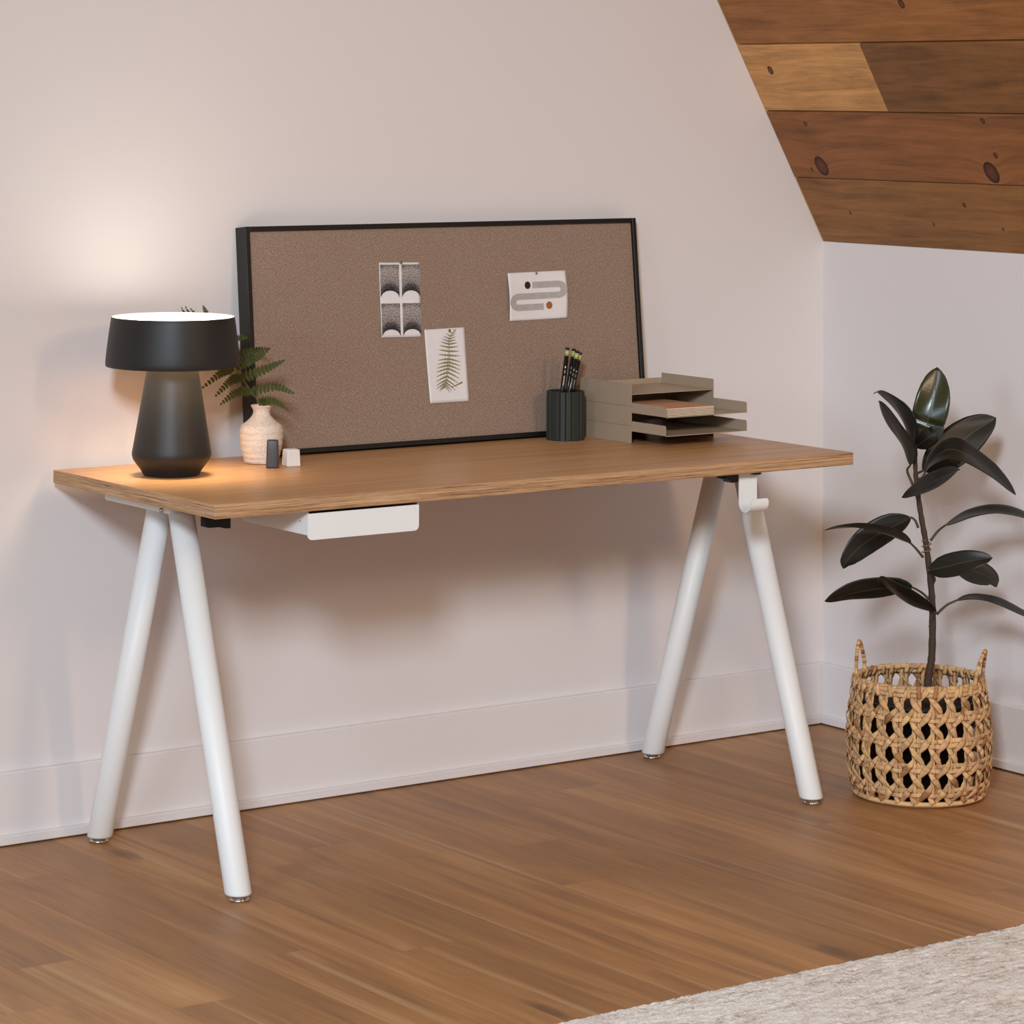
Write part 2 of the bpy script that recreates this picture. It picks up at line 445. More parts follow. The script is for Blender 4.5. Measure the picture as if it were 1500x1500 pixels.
LEAVES = [
 ( [[-0.3148, -0.6499, 0.7109]] , [[-0.3101, -0.6532, 0.728], [-0.3008, -0.666, 0.7612], [-0.2892, -0.6743, 0.811], [-0.2671, -0.6656, 0.8832]] , 0.0741 , [-0.6527, 0.7128, 0.2567] ),
 ( [[-0.3148, -0.6499, 0.7081]] , [[-0.3217, -0.6572, 0.7191], [-0.3205, -0.695, 0.7424], [-0.3044, -0.725, 0.7653]] , 0.0385 , [-0.3352, 0.6042, 0.7229] ),
 ( [[-0.3159, -0.649, 0.6996]] , [[-0.3194, -0.6465, 0.7222], [-0.3206, -0.6333, 0.7608], [-0.3335, -0.6118, 0.7995], [-0.3603, -0.5926, 0.8278], [-0.3731, -0.5834, 0.8263]] , 0.0798 , [0.3742, 0.9106, -0.1755] ),
 ( [[-0.3194, -0.6465, 0.64], [-0.3287, -0.6399, 0.6683]] , [[-0.3309, -0.6506, 0.6808], [-0.3448, -0.653, 0.7201], [-0.3724, -0.6454, 0.7634], [-0.3978, -0.6396, 0.8053], [-0.4047, -0.6346, 0.8179]] , 0.0712 , [0.3157, 0.9375, -0.1465] ),
 ( [[-0.3136, -0.6507, 0.6627]] , [[-0.2893, -0.6435, 0.6661], [-0.2358, -0.6573, 0.6997], [-0.1749, -0.6763, 0.7436], [-0.128, -0.6977, 0.7729]] , 0.0826 , [-0.2539, 0.5458, 0.7985] ),
 ( [[-0.3124, -0.6515, 0.633], [-0.3112, -0.6647, 0.6527]] , [[-0.3066, -0.668, 0.664], [-0.3078, -0.6918, 0.6934], [-0.2952, -0.7254, 0.717], [-0.2816, -0.7598, 0.7125], [-0.2452, -0.7983, 0.6789], [-0.2089, -0.8366, 0.6316]] , 0.0712 , [0.5783, 0.6527, 0.4895] ),
 ( [[-0.3113, -0.6524, 0.6514], [-0.28, -0.6933, 0.662]] , [[-0.2628, -0.7241, 0.6754], [-0.3171, -0.722, 0.659], [-0.3723, -0.7193, 0.6415], [-0.4067, -0.707, 0.6258]] , 0.0541 , [0.6243, 0.435, -0.6489] ),
 ( [[-0.2893, -0.6682, 0.5242], [-0.2765, -0.6773, 0.5441]] , [[-0.2719, -0.6929, 0.5569], [-0.2443, -0.7373, 0.581], [-0.2124, -0.7848, 0.5911], [-0.1808, -0.8321, 0.5843], [-0.1537, -0.8639, 0.5608]] , 0.0655 , [0.5738, 0.8051, 0.1502] ),
 ( [[-0.302, -0.659, 0.4901], [-0.3205, -0.6581, 0.5085]] , [[-0.3366, -0.6588, 0.5211], [-0.3907, -0.6569, 0.5434], [-0.4627, -0.6422, 0.5611], [-0.5037, -0.6251, 0.5622], [-0.5289, -0.607, 0.5565]] , 0.0655 , [0.5054, 0.8054, -0.3098] ),
 ( [[-0.3101, -0.6532, 0.5509], [-0.3113, -0.6462, 0.5643]] , [[-0.3148, -0.6375, 0.5707], [-0.3554, -0.6084, 0.5463], [-0.396, -0.5793, 0.5148], [-0.4294, -0.5676, 0.4835], [-0.4375, -0.5618, 0.465]] , 0.0655 , [0.6318, -0.0895, -0.77] ),
 ( [[-0.2858, -0.6706, 0.4337], [-0.2893, -0.6805, 0.448]] , [[-0.3078, -0.6795, 0.465], [-0.293, -0.727, 0.4796], [-0.2739, -0.7776, 0.4956], [-0.2479, -0.8086, 0.5029]] , 0.0513 , [0.102, 0.5701, 0.8152] ),
 ( [[-0.2858, -0.6706, 0.4563], [-0.2556, -0.6677, 0.4704]] , [[-0.2347, -0.6704, 0.4747], [-0.1951, -0.6865, 0.4579], [-0.153, -0.7044, 0.441], [-0.1414, -0.7127, 0.4211]] , 0.057 , [0.6448, 0.2323, 0.7282] ),
 ( [[-0.2916, -0.6665, 0.4026], [-0.3043, -0.6574, 0.4167]] , [[-0.3251, -0.6547, 0.428], [-0.3827, -0.638, 0.4294], [-0.4538, -0.6117, 0.4237], [-0.5087, -0.5846, 0.4067]] , 0.0655 , [0.4636, 0.5064, -0.7271] ),
 ( [[-0.2904, -0.6673, 0.3462], [-0.2942, -0.6794, 0.3652]] , [[-0.3009, -0.6967, 0.3808], [-0.3573, -0.6932, 0.4065], [-0.4123, -0.6907, 0.4389], [-0.442, -0.6817, 0.4612], [-0.4465, -0.6784, 0.4528]] , 0.0598 , [0.3276, 0.8504, -0.4116] ),
 ( [[-0.2789, -0.6756, 0.3717], [-0.2627, -0.6872, 0.3902]] , [[-0.2465, -0.6989, 0.4002], [-0.2175, -0.7196, 0.406], [-0.1913, -0.7631, 0.3983], [-0.1595, -0.8105, 0.378], [-0.1266, -0.8464, 0.3604]] , 0.0627 , [0.5973, 0.796, 0.0983] ),
]
RACHIS = [[-1.5896, -0.1214, 0.8029], [-1.5931, -0.1188, 0.8299], [-1.5995, -0.1081, 0.8483], [-1.6104, -0.0941, 0.8694], [-1.619, -0.0818, 0.8878], [-1.6244, -0.0718, 0.909], [-1.6284, -0.0566, 0.9353], [-1.638, -0.0374, 0.9616], [-1.6521, -0.015, 0.988], [-1.6721, 0.0055, 1.0025], [-1.6998, 0.0315, 1.0073]]
PINNAE = [[[-1.5942, -0.118, 0.8326], [-1.5793, -0.1534, 0.8375], [-1.5655, -0.1879, 0.8208]], [[-1.604, -0.1049, 0.855], [-1.5795, -0.1532, 0.8671], [-1.5543, -0.1897, 0.854]], [[-1.6051, -0.1041, 0.8577], [-1.6371, -0.0996, 0.8522], [-1.6684, -0.0894, 0.8287]], [[-1.6157, -0.0842, 0.8797], [-1.59, -0.1333, 0.8998], [-1.5623, -0.1655, 0.9198]], [[-1.6168, -0.0834, 0.8837], [-1.6421, -0.0837, 0.8728], [-1.6712, -0.0751, 0.8438]], [[-1.6222, -0.0734, 0.9022], [-1.6027, -0.112, 0.9191], [-1.5805, -0.1402, 0.9431]], [[-1.6253, -0.065, 0.9194], [-1.5843, -0.0759, 0.932], [-1.567, -0.1129, 0.9393]], [[-1.6266, -0.0702, 0.9022], [-1.6475, -0.0552, 0.8871], [-1.6833, -0.0418, 0.8579]], [[-1.6341, -0.0525, 0.9475], [-1.6017, -0.0511, 0.957], [-1.5861, -0.0623, 0.9584]], [[-1.6363, -0.0509, 0.9515], [-1.6566, -0.0241, 0.9233], [-1.6785, -0.0084, 0.8822]], [[-1.6465, -0.019, 0.9826], [-1.6483, -0.0054, 1.0009], [-1.6513, 0.009, 1.0207]], [[-1.6642, -0.0001, 0.9998], [-1.6707, 0.0107, 1.0076], [-1.6795, 0.0231, 1.0167]], [[-1.681, 0.0119, 1.0038], [-1.6841, 0.0203, 1.0102], [-1.691, 0.0252, 1.0211]], [[-1.6911, 0.0191, 1.0051], [-1.6942, 0.0275, 1.0101], [-1.6999, 0.0316, 1.0197]]]

# ------------------------------------------------------------------ the room
WY = WX = .027                      # faces of the back wall and of the right knee wall
KNEE, SL = 1.1109, 1.72135          # top of the knee wall, rise of the ceiling per metre
HB, HS = .1386, .0209
def struct(o, label, cat):
    return tag(o, label, cat, None, 'structure')

mb = MB()
add_box(mb, (-7.2, -7.2, -.06), (WX + .1, WY + .1, 0))
struct(mb.build('floor', M['floor']), 'warm brown oak plank floor running up to the white wall', 'floor')

mb = MB()
zt = 2.9; xt = WX - (zt - KNEE) / SL
pl = [(-7.2, 0), (WX, 0), (WX, KNEE), (xt, zt), (-7.2, zt)]
vs = [(x, WY, z) for x, z in pl] + [(x, WY + .1, z) for x, z in pl]
n = len(pl)
mb.add(vs, [tuple(range(n)), tuple(reversed(range(n, 2 * n)))] + [(i, i + n, (i + 1) % n + n, (i + 1) % n) for i in range(n)], smooth=False)
struct(mb.build('wall_back', M['wall']), 'long off-white wall behind the desk and lamp', 'wall')
mb = MB(); add_box(mb, (WX, -7.2, 0), (WX + .1, WY, KNEE))
struct(mb.build('wall_right', M['wall']), 'low white knee wall behind the plant, under the plank ceiling', 'wall')

mb = MB(); add_box(mb, (-7.2, .012, 0), (.012, WY, HB), .0022, 2)
struct(mb.build('baseboard_back', M['trim']), 'tall white baseboard along the back wall', 'baseboard')
mb = MB(); add_box(mb, (.012, -7.2, 0), (WX, WY, HB), .0022, 2)
struct(mb.build('baseboard_right', M['trim']), 'tall white baseboard behind the woven basket', 'baseboard')
mb = MB(); add_box(mb, (-7.2, 0, .0028), (0, .0125, HS), .002, 2)
struct(mb.build('trim_1', M['trim']), 'narrow white shoe moulding at the foot of the back baseboard', 'moulding')
mb = MB(); add_box(mb, (0, -7.2, .0028), (.0125, .0125, HS), .002, 2)
struct(mb.build('trim_2', M['trim']), 'narrow white shoe moulding at the foot of the right baseboard', 'moulding')

# sloped plank ceiling: local x runs towards the room, local y up the slope, local z faces the room
cs = 1 / math.hypot(1, SL); sn = SL * cs
CM = Matrix(((0, -cs, -sn, WX), (-1, 0, 0, WY), (0, sn, -cs, KNEE), (0, 0, 0, 1)))
mb = MB()
rows = [0, .1737, .3517, .5265, .701, .876, 1.05, 1.225, 1.4, 1.575, 1.75, 1.925, 2.1]
tones = [srgb(132, 92, 57), None, srgb(138, 86, 52), srgb(146, 96, 56)]
tc = [srgb(144, 98, 56), srgb(143, 92, 53), srgb(124, 84, 48), srgb(150, 100, 57)]
rnd = random.Random(3)
for i in range(len(rows) - 1):
    y0, y1 = rows[i], rows[i + 1]
    if i == 2: cuts = [(0, .415, srgb(198, 146, 90)), (.415, 3.2, srgb(130, 88, 50)), (3.2, 7.2, tc[0])]
    elif i == 0: cuts = [(0, 2.6, tc[0]), (2.6, 7.2, tc[3])]
    elif i == 1: cuts = [(0, 1.9, tc[1]), (1.9, 7.2, tc[2])]
    else:
        x = rnd.uniform(1.2, 3.6); cuts = [(0, x, tc[(i * 3) % 4] if i != 3 else srgb(152, 101, 56)), (x, 7.2, tc[(i + 1) % 4])]
    for a, b, c in cuts:
        add_box(mb, (a + (.0004 if a else 0), y0 + (.0012 if i else 0), -.02), (b - .0004, y1 - .0012, .0012 * ((i * 5 + (a > 0)) % 3) - .0012), .003, 2, col=c[:3])
struct(mb.build('ceiling', M['ceiling'], matrix=CM), 'sloped ceiling of stained knotty pine planks above the plant', 'ceiling')

# ------------------------------------------------------------------ desk
DX0, DX1 = -1.98817, -.46417; DY1 = -.00147; DY0 = DY1 - .62146; DH = .7138; DT = .02535
desk = thing('writing_desk', 'oak-topped trestle desk on four round white legs against the back wall', 'desk', ((DX0 + DX1) / 2, (DY0 + DY1) / 2, 0))
dO = Vector(desk.location)
mb = MB()
bm = box_bm((DX0 - dO.x, DY0 - dO.y, DH - DT), (DX1 - dO.x, DY1 - dO.y, DH), .0013, 2)
bm.normal_update(); bm.verts.ensure_lookup_table()
for f in bm.faces:
    mb.add([v.co.copy() for v in f.verts], [tuple(range(len(f.verts)))], 0 if abs(f.normal.z) > .8 else 1, smooth=False)
bm.free()
mb.build('tabletop', [M['desk_top'], M['desk_edge']], desk)
YC = -.3215
for (lx, fb, ff) in ((-1.9091, -.0588, -.5892), (-.5454, -.0588, -.5892)):
    # bracket plate under the top, legs lean together below it
    b = MB(); add_box(b, (lx - .03 - dO.x, -.375 - dO.y, .664), (lx + .03 - dO.x, -.117 - dO.y, DH - DT), .006, 3)
    br = b.build('bracket', M['white_metal'], desk)
    b = MB(); add_tube(b, [(lx - .0285 - dO.x, -.345 - dO.y, .6705), (lx - .034 - dO.x, -.345 - dO.y, .6705)], .0045, 14)
    b.build('bolt', M['chrome'], br)
    for (fy, s) in ((fb, 1), (ff, -1)):
        slope = .3375
        top = Vector((lx, fy - s * slope * .668, .668)); bot = Vector((lx, fy - s * slope * .0105, .0105))
        T = (top - bot).normalized()
        mb = MB(); seg = 40; vs = []
        ring = [(0, .0222), (.0015, .0240), (.004, .0246), (None, .0246)]
        for h, r in ring:
            for k in range(seg):
                a = 2 * PI * k / seg; q = Vector((math.cos(a) * r, math.sin(a) * r, 0))
                # horizontal cut at the floor end and under the bracket
                base = bot + T * (h or 0) if h is not None else top
                base = Vector((base.x, base.y, base.z)); 
                p = base + q
                vs.append(p - dO)
        fs = [(i * seg + k, i * seg + (k + 1) % seg, (i + 1) * seg + (k + 1) % seg, (i + 1) * seg + k) for i in range(3) for k in range(seg)]
        fs += [tuple(reversed(range(seg))), tuple(3 * seg + k for k in range(seg))]
        mb.add(vs, fs)
        leg = mb.build('leg', M['white_metal'], desk)
        mb = MB(); add_lathe(mb, [(.0155, 0), (.0185, .0006), (.0188, .0035), (.0165, .0048), (.0165, .011)], 32, center=(lx - dO.x, fy - dO.y, 0))
        mb.build('foot', M['chrome'], leg)
    sgn = 1 if lx < -1.2 else -1
    b = MB()
    xa, xb = (-1.8715, -1.8244) if sgn > 0 else (-.6235, -.5800)
    zlo = .6392
    prof = [(xa, DH - DT), (xa, zlo), ((xa + xb) / 2, zlo - .0004), (xb - .013, zlo - .0034), (xb, zlo - .0042), (xb, DH - DT)] if sgn > 0 else [(xa, DH - DT), (xa, .6465), (xa + .016, .6415), (xa + .02, .637), (xa + .03, .6385), (xb, .6385), (xb, DH - DT)]
    y0, y1 = -.402, -.372
    vs = [(x - dO.x, y0 - dO.y, z) for x, z in prof] + [(x - dO.x, y1 - dO.y, z) for x, z in prof]
    m = len(prof)
    b.add(vs, [tuple(range(m)), tuple(reversed(range(m, 2 * m)))] + [(i, (i + 1) % m, (i + 1) % m + m, i + m) for i in range(m)], smooth=False)
    b.build('clamp', M['black_plastic'], desk)

# ------------------------------------------------------------------ drawer and hook hanging under the top
dr = thing('desk_drawer', 'slim white metal drawer hanging under the front edge of the desk', 'drawer', (-1.664, -.5, .64))
o = Vector(dr.location)
x0, x1, yf, yb = -1.7855, -1.5425, -.6109, -.3790
mb = MB(); t_ = .0018
for lo, hi in (((x0, yf, .6435), (x0 + t_, yb, DH - DT)), ((x1 - t_, yf, .6435), (x1, yb, DH - DT)), ((x0 + t_, yf, .6435), (x1 - t_, yb, .6453)), ((x0 + t_, yb - t_, .6453), (x1 - t_, yb, DH - DT))):
    add_box(mb, Vector(lo) - o, Vector(hi) - o)
mb.build('tray', M['white_metal'], dr)
mb = MB()
def rounded_plate(mb, x0, x1, z0, z1, y0, y1, r, o, top_r=.0025, mat=0):
    pts = []
    for cx, cz, rr, a0 in ((x1 - r, z0 + r, r, -90), (x1 - top_r, z1 - top_r, top_r, 0), (x0 + top_r, z1 - top_r, top_r, 90), (x0 + r, z0 + r, r, 180)):
        for k in range(9):
            a = math.radians(a0 + 90 * k / 8); pts.append((cx + rr * math.cos(a), cz + rr * math.sin(a)))
    m = len(pts)
    vs = [Vector((x, y0, z)) - o for x, z in pts] + [Vector((x, y1, z)) - o for x, z in pts]
    mb.add(vs, [tuple(range(m)), tuple(reversed(range(m, 2 * m)))] + [(i, i + m, (i + 1) % m + m, (i + 1) % m) for i in range(m)], mat, smooth=False)
rounded_plate(mb, x0 - .001, x1 + .0005, .6345, .6826, yf - .002, yf, .010, o)
mb.build('front_panel', M['white_metal'], dr)
mb = MB(); add_tube(mb, [Vector((x0 - .0006, -.585, .6665)) - o, Vector((x0 + .0004, -.585, .6665)) - o], .0013, 12)
mb.build('screw', M['black_plastic'], dr)

hk = thing('coat_hook', 'white bent-strip hook hanging under the right front of the desk', 'hook', (-.723, -.6, DH - DT))
o = Vector(hk.location)
prof = [(-.592, DH - DT), (-.592, .632), (-.5935, .622), (-.598, .6145), (-.606, .6105), (-.615, .6112), (-.6225, .6155), (-.6275, .622), (-.629, .629), (-.629, .6375)]
pp = smooth_path([(0, y, z) for y, z in prof], 4)
mb = MB(); xa, xb = -.7462, -.6998; th = .0028; m = len(pp)
vs = []
for i, p in enumerate(pp):
    T = (pp[min(i + 1, m - 1)] - pp[max(i - 1, 0)]).normalized(); N = Vector((0, -T.z, T.y))
    w = .0 if i < m - 3 else (.0006, .002, .005)[i - m + 3]
    for xx, k in ((xa + w, -1), (xb - w, -1), (xb - w, 1), (xa + w, 1)):
        q = p + N * (k * th / 2); vs.append(Vector((xx, q.y, q.z)) - o)
fs = [(0, 1, 2, 3), tuple(reversed([(m - 1) * 4 + k for k in range(4)]))]
for i in range(m - 1):
    for k in range(4):
        fs.append((i * 4 + k, (i + 1) * 4 + k, (i + 1) * 4 + (k + 1) % 4, i * 4 + (k + 1) % 4))
mb.add(vs, fs, smooth=False); mb.build('hook_strip', M['white_metal'], hk)
mb = MB(); add_box(mb, Vector((xa + .004, -.5885, DH - DT - .0045)) - o, Vector((xb - .004, -.548, DH - DT)) - o, .0015)
mb.build('mounting_plate', M['black_plastic'], hk)
mb = MB(); add_lathe(mb, [(.0, .6834), (.0100, .6834), (.0112, .6842), (.0112, .6884)], 28, center=(-.7135 - o.x, -.6055 - o.y, -o.z), cap0=False, cap1=True)
mb.build('knob', M['black_plastic'], hk)

# ------------------------------------------------------------------ lamp
lamp = thing('table_lamp', 'lit black table lamp with wide drum shade and tapered base on desk left', 'lamp', (-1.8347, -.1945, DH))
mb = MB()
add_lathe(mb, [(.050, 0), (.0535, .0008), (.0545, .003), (.0600, .0120), (.0690, .0235), (.0735, .0300), (.0757, .0360), (.0763, .0410), (.0757, .0470), (.0740, .0560),
               (.0640, .1150), (.0560, .1640), (.0497, .2019), (.0475, .2160)], 96)
mb.build('lamp_base', M['black_metal'], lamp)
mb = MB()
outer = [(.1262, .2085), (.1281, .2090), (.1289, .2110), (.1289, .2200), (.1275, .2350), (.1240, .2650), (.1206, .2900), (.1188, .3020), (.1180, .3034)]
add_lathe(mb, outer, 128, cap0=False, cap1=False)
inner = [(.1180, .3034), (.1168, .3020), (.1185, .2900), (.1220, .2650), (.1255, .2350), (.1264, .2200), (.1258, .2100), (.1262, .2085)]
add_lathe(mb, inner, 128, mat=1, cap0=False, cap1=False)
mb.build('lamp_shade', [M['black_metal'], M['shade_inner']], lamp)
mb = MB(); add_lathe(mb, [(.0, .2895), (.118, .2895)], 96, cap0=False, cap1=False)
add_lathe(mb, [(.118, .2875), (.0, .2875)], 96, cap0=False, cap1=False)
mb.build('upper_diffuser', M['diffuser_up'], lamp)['label'] = 'glowing white disc in the shade top'
mb = MB(); add_lathe(mb, [(.1255, .2102), (.046, .2102)], 96, cap0=False, cap1=False)
add_lathe(mb, [(.046, .2117), (.1255, .2117)], 96, cap0=False, cap1=False)
mb.build('lower_diffuser', M['diffuser_down'], lamp)['label'] = 'glowing warm ring under the shade'

# ------------------------------------------------------------------ pinboard with its prints
BS = .10076; bc = 1 / math.hypot(1, BS); bsn = BS * bc
UP = Vector((0, bsn, bc)); NF = Vector((0, -bc, bsn)); BW, BD, BL = 1.00527, .04129, .4620
B0 = Vector((-1.56672, -.01934, DH + .0002))
BM = Matrix(((1, 0, 0, B0.x), (0, UP.y, NF.y, B0.y), (0, UP.z, NF.z, B0.z), (0, 0, 0, 1)))   # local x along, y up, z out of the board
board = thing('pinboard', 'long brown fabric pinboard in a thin black frame leaning on the wall', 'pinboard')
board.matrix_world = BM
FACE = .0098; REC = BD - .008
for lo, hi in (((0, 0, 0), (FACE, BL, BD)), ((BW - FACE, 0, 0), (BW, BL, BD)), ((FACE, BL - FACE, 0), (BW - FACE, BL, BD)), ((FACE, 0, 0), (BW - FACE, FACE, BD))):
    mb = MB(); add_box(mb, lo, hi, .0008, 1); mb.build('frame_bar', M['frame_black'], board)
mb = MB(); add_box(mb, (FACE, FACE, .004), (BW - FACE, BL - FACE, REC)); mb.build('fabric_panel', M['fabric'], board)

def paper(name, label, corners, curl, loc_mat=M['paper'], nx=16, ny=20):
    """corners TL TR BR BL in board coordinates; returns the thing and the mapping (u right, v down) -> board point"""
    TL, TR, BR, BLc = [Vector((a, b, 0)) for a, b in corners]
    cen = (TL + TR + BR + BLc) / 4
    t = thing(name, label, 'print', group=None)
    t.matrix_world = BM @ Matrix.Translation(Vector((cen.x, cen.y, REC)))
    def P(u, v, lift=0.0):
        p = (TL * (1 - u) + TR * u) * (1 - v) + (BLc * (1 - u) + BR * u) * v
        return Vector((p.x - cen.x, p.y - cen.y, .0008 + curl(u, v) + lift))
    mb = MB(); vs = []
    for j in range(ny + 1):
        for i in range(nx + 1): vs.append(P(i / nx, j / ny))
    fs = [(j * (nx + 1) + i, (j + 1) * (nx + 1) + i, (j + 1) * (nx + 1) + i + 1, j * (nx + 1) + i + 1) for j in range(ny) for i in range(nx)]
    mb.add(vs, fs); so = mb.build('sheet', loc_mat, t)
    sd = so.modifiers.new('thickness', 'SOLIDIFY'); sd.thickness = .0003; sd.offset = -1
    return t, P

# four-panel stippled print
t, P = paper('art_print', 'tall white print with four grey stippled panels over white arches', [(.3240, .3811), (.4258, .3792), (.4206, .2234), (.3204, .2255)],
             lambda u, v: .0015 * v * v + .001 * (2 * u - 1) ** 2 * v)
for (ua, ub, va, vb) in ((.015, .485, .028, .467), (.545, .995, .028, .467), (.015, .485, .547, .985), (.545, .995, .547, .985)):
    mb = MB(); N = 20; vs = []; uv = []
    for j in range(13):
        for i in range(N + 1):
            s = i / N
            arch = .205 * math.sqrt(max(0, 1 - ((s - .5) / .47) ** 2)) if abs(s - .5) < .47 else 0
            tt = (j / 12) * (1 - arch)
            vs.append(P(ua + (ub - ua) * s, va + (vb - va) * tt, .0004)); uv.append((s, 1 - tt))
    fs = [(j * (N + 1) + i, (j + 1) * (N + 1) + i, (j + 1) * (N + 1) + i + 1, j * (N + 1) + i + 1) for j in range(12) for i in range(N)]
    mb.add(vs, fs, uvs=uv); mb.build('stippled_panel', M['ink_speckle'], t)

# fern print
t, P = paper('art_print', 'upright white print of a green fern frond, lowest on the pinboard', [(.4300, .2378), (.5328, .2389), (.5337, .0836), (.4338, .0837)],
             lambda u, v: .0018 * v * v + .0012 * (2 * u - 1) ** 2 * v)
mb = MB(); ASP = .155 / .103
ra = smooth_path([(.40, .80, 0), (.455, .71, 0), (.52, .55, 0), (.56, .41, 0), (.575, .24, 0), (.62, .12, 0), (.79, .01, 0)], 8)
def pstroke(mb, pts, w0, w1):
    n = len(pts); vs = []
    for i, (u, v) in enumerate(pts):
        a = pts[max(i - 1, 0)]; b = pts[min(i + 1, n - 1)]
        d = Vector((b[0] - a[0], (b[1] - a[1]) * ASP, 0)).normalized(); w = w0 + (w1 - w0) * i / (n - 1)
        vs += [P(u - d.y * w, v + d.x * w / ASP, .0005), P(u + d.y * w, v - d.x * w / ASP, .0005)]
    mb.add(vs, [(2 * i, 2 * i + 1, 2 * i + 3, 2 * i + 2) for i in range(n - 1)], smooth=False)
pstroke(mb, [(p.x, p.y) for p in ra], .008, .004)
for i in range(19):
    f = (i + .6) / 19.5; k = f * (len(ra) - 1); p = ra[int(k)].lerp(ra[min(int(k) + 1, len(ra) - 1)], k % 1)
    env = math.sin(PI * min(1, (f * .88 + .12)) ** .75) ** .75
    for s in (-1, 1):
        L = (.32 if s < 0 else .33) * env * (1 if f > .12 else .72)
        ang = math.radians(-40 + 62 * f) if s > 0 else math.radians(-28 + 62 * f)
        d = Vector((s * math.cos(ang), -math.sin(ang) / ASP))
        npt = 9; pts = [(p.x + d.x * L * q / npt, p.y + d.y * L * q / npt + .02 * (q / npt) ** 2 * (1 if f < .5 else -.2)) for q in range(npt + 1)]
        vs = []
        for q, (u, v) in enumerate(pts):
            tq = q / npt; w = .017 * (1 - tq) ** .7 * (.45 + .55 * env) * (1.25 if q % 2 else .6)
            vs += [P(u, v - w, .0006), P(u, v + w, .0006)]
        mb.add(vs, [(2 * q, 2 * q + 1, 2 * q + 3, 2 * q + 2) for q in range(npt)], smooth=False)
mb.build('fern_drawing', M['ink_fern'], t)
mb = MB(); pstroke(mb, [(.56, .80), (.70, .775), (.86, .74)], .006, .016); mb.build('stalk_drawing', M['ink_rust'], t)

# serpentine print
t, P = paper('art_print', 'wide white print with a grey serpentine band and two dots', [(.6506, .3500), (.8060, .3518), (.8045, .2489), (.6497, .2472)],
             lambda u, v: .001 + .006 * (2 * u - 1) ** 2 * (.3 + .7 * math.sin(PI * v)), nx=24)
mb = MB()
def UVp(x, y):                       # print drawn on a 1060 x 880 grid
    return x / 1062.0, y / 880.0
cl = [(452, 262), (910, 252)]
def arc(cx, cy, r, a0, a1, n=14): return [(cx + r * math.cos(math.radians(a0 + (a1 - a0) * k / n)), cy + r * math.sin(math.radians(a0 + (a1 - a0) * k / n))) for k in range(n + 1)]
path = [(448 + (890 - 448) * k / 10, 242) for k in range(10)] + arc(905, 343, 101, -90, 90) + [(890 - (700) * k / 14, 444) for k in range(1, 14)] + arc(168, 545, 101, 270, 90) + [(180 + 460 * k / 10, 646) for k in range(1, 11)]
n = len(path); vs = []; uv = []; dist = 0
for i, (x, y) in enumerate(path):
    a = path[max(i - 1, 0)]; b = path[min(i + 1, n - 1)]; dx, dy = b[0] - a[0], b[1] - a[1]; l = math.hypot(dx, dy)
    if i: dist += math.hypot(x - path[i - 1][0], y - path[i - 1][1])
    for k in range(5):
        w = (k / 4 - .5) * 118
        u, v = UVp(x - dy / l * w, y + dx / l * w); vs.append(P(u, v, .0005)); uv.append((dist / 600, k / 4))
mb.add(vs, [(i * 5 + k, i * 5 + k + 1, (i + 1) * 5 + k + 1, (i + 1) * 5 + k) for i in range(n - 1) for k in range(4)], uvs=uv)
mb.build('serpentine_band', M['ink_grey'], t)
for (x, y, m, nm) in ((358, 240, 'ink_black', 'black dot'), (738, 628, 'ink_rust', 'rust orange dot')):
    mb = MB(); vs = [P(*UVp(x, y), .0006)]
    for k in range(32):
        a = 2 * PI * k / 32; vs.append(P(*UVp(x + 55 * math.cos(a), y + 69 * math.sin(a)), .0006))
    mb.add(vs, [(0, 1 + k, 1 + (k + 1) % 32) for k in range(32)]); mb.build('dot', M[m], t)['label'] = nm
for (a, b, m, lab) in ((.3779, .3795, 'brass', 'brass push pin at the top of the stippled arch print'),
                       (.4927, .2335, 'brass', 'brass push pin at the top of the fern print'),
                       (.7280, .3475, 'pale_pin', 'pale metal push pin at the top of the serpentine print')):
    mb = MB(); add_lathe(mb, [(.0007, -.006), (.0007, .0012), (.0030, .0014), (.0032, .0022), (.0022, .0034), (.0, .0038)], 16, cap1=False)
    q = mb.build('push_pin', M[m]); q.matrix_world = BM @ Matrix.Translation(Vector((a, b, REC + .001)))
    tag(q, lab, 'pin', 'push pins on the pinboard')

# ------------------------------------------------------------------ small things on the desk
vase = None
mb = MB()
pv = [(.0290, 0), (.0335, .0012), (.0352, .006), (.0375, .016), (.0405, .030), (.0423, .044), (.0430, .058), (.0429, .0675), (.0418, .0715), (.0400, .0745), (.0330, .0805), (.0250, .0868),
      (.0190, .0935), (.0163, .1000), (.0172, .1060), (.0205, .1115), (.0217, .1137), (.0208, .1148), (.0185, .1130), (.0150, .104), (.0140, .098), (.0170, .090)]
pv2 = []
for i in range(len(pv) - 1):
    for k in range(4):
        f = k / 4; pv2.append((pv[i][0] + (pv[i + 1][0] - pv[i][0]) * f, pv[i][1] + (pv[i + 1][1] - pv[i][1]) * f))
pv2.append(pv[-1])
add_lathe(mb, pv2, 64, cap1=False, wob=lambda a, z: (.0005 * math.sin(z * 520) + .0006 * math.sin(2 * a + z * 60)) if .004 < z < .09 else .0003 * math.sin(3 * a))
vase = tag(mb.build('bud_vase', M['vase'], loc=(-1.5894, -.1215, DH)), 'cream speckled stoneware vase with narrow neck standing beside the lamp', 'vase')

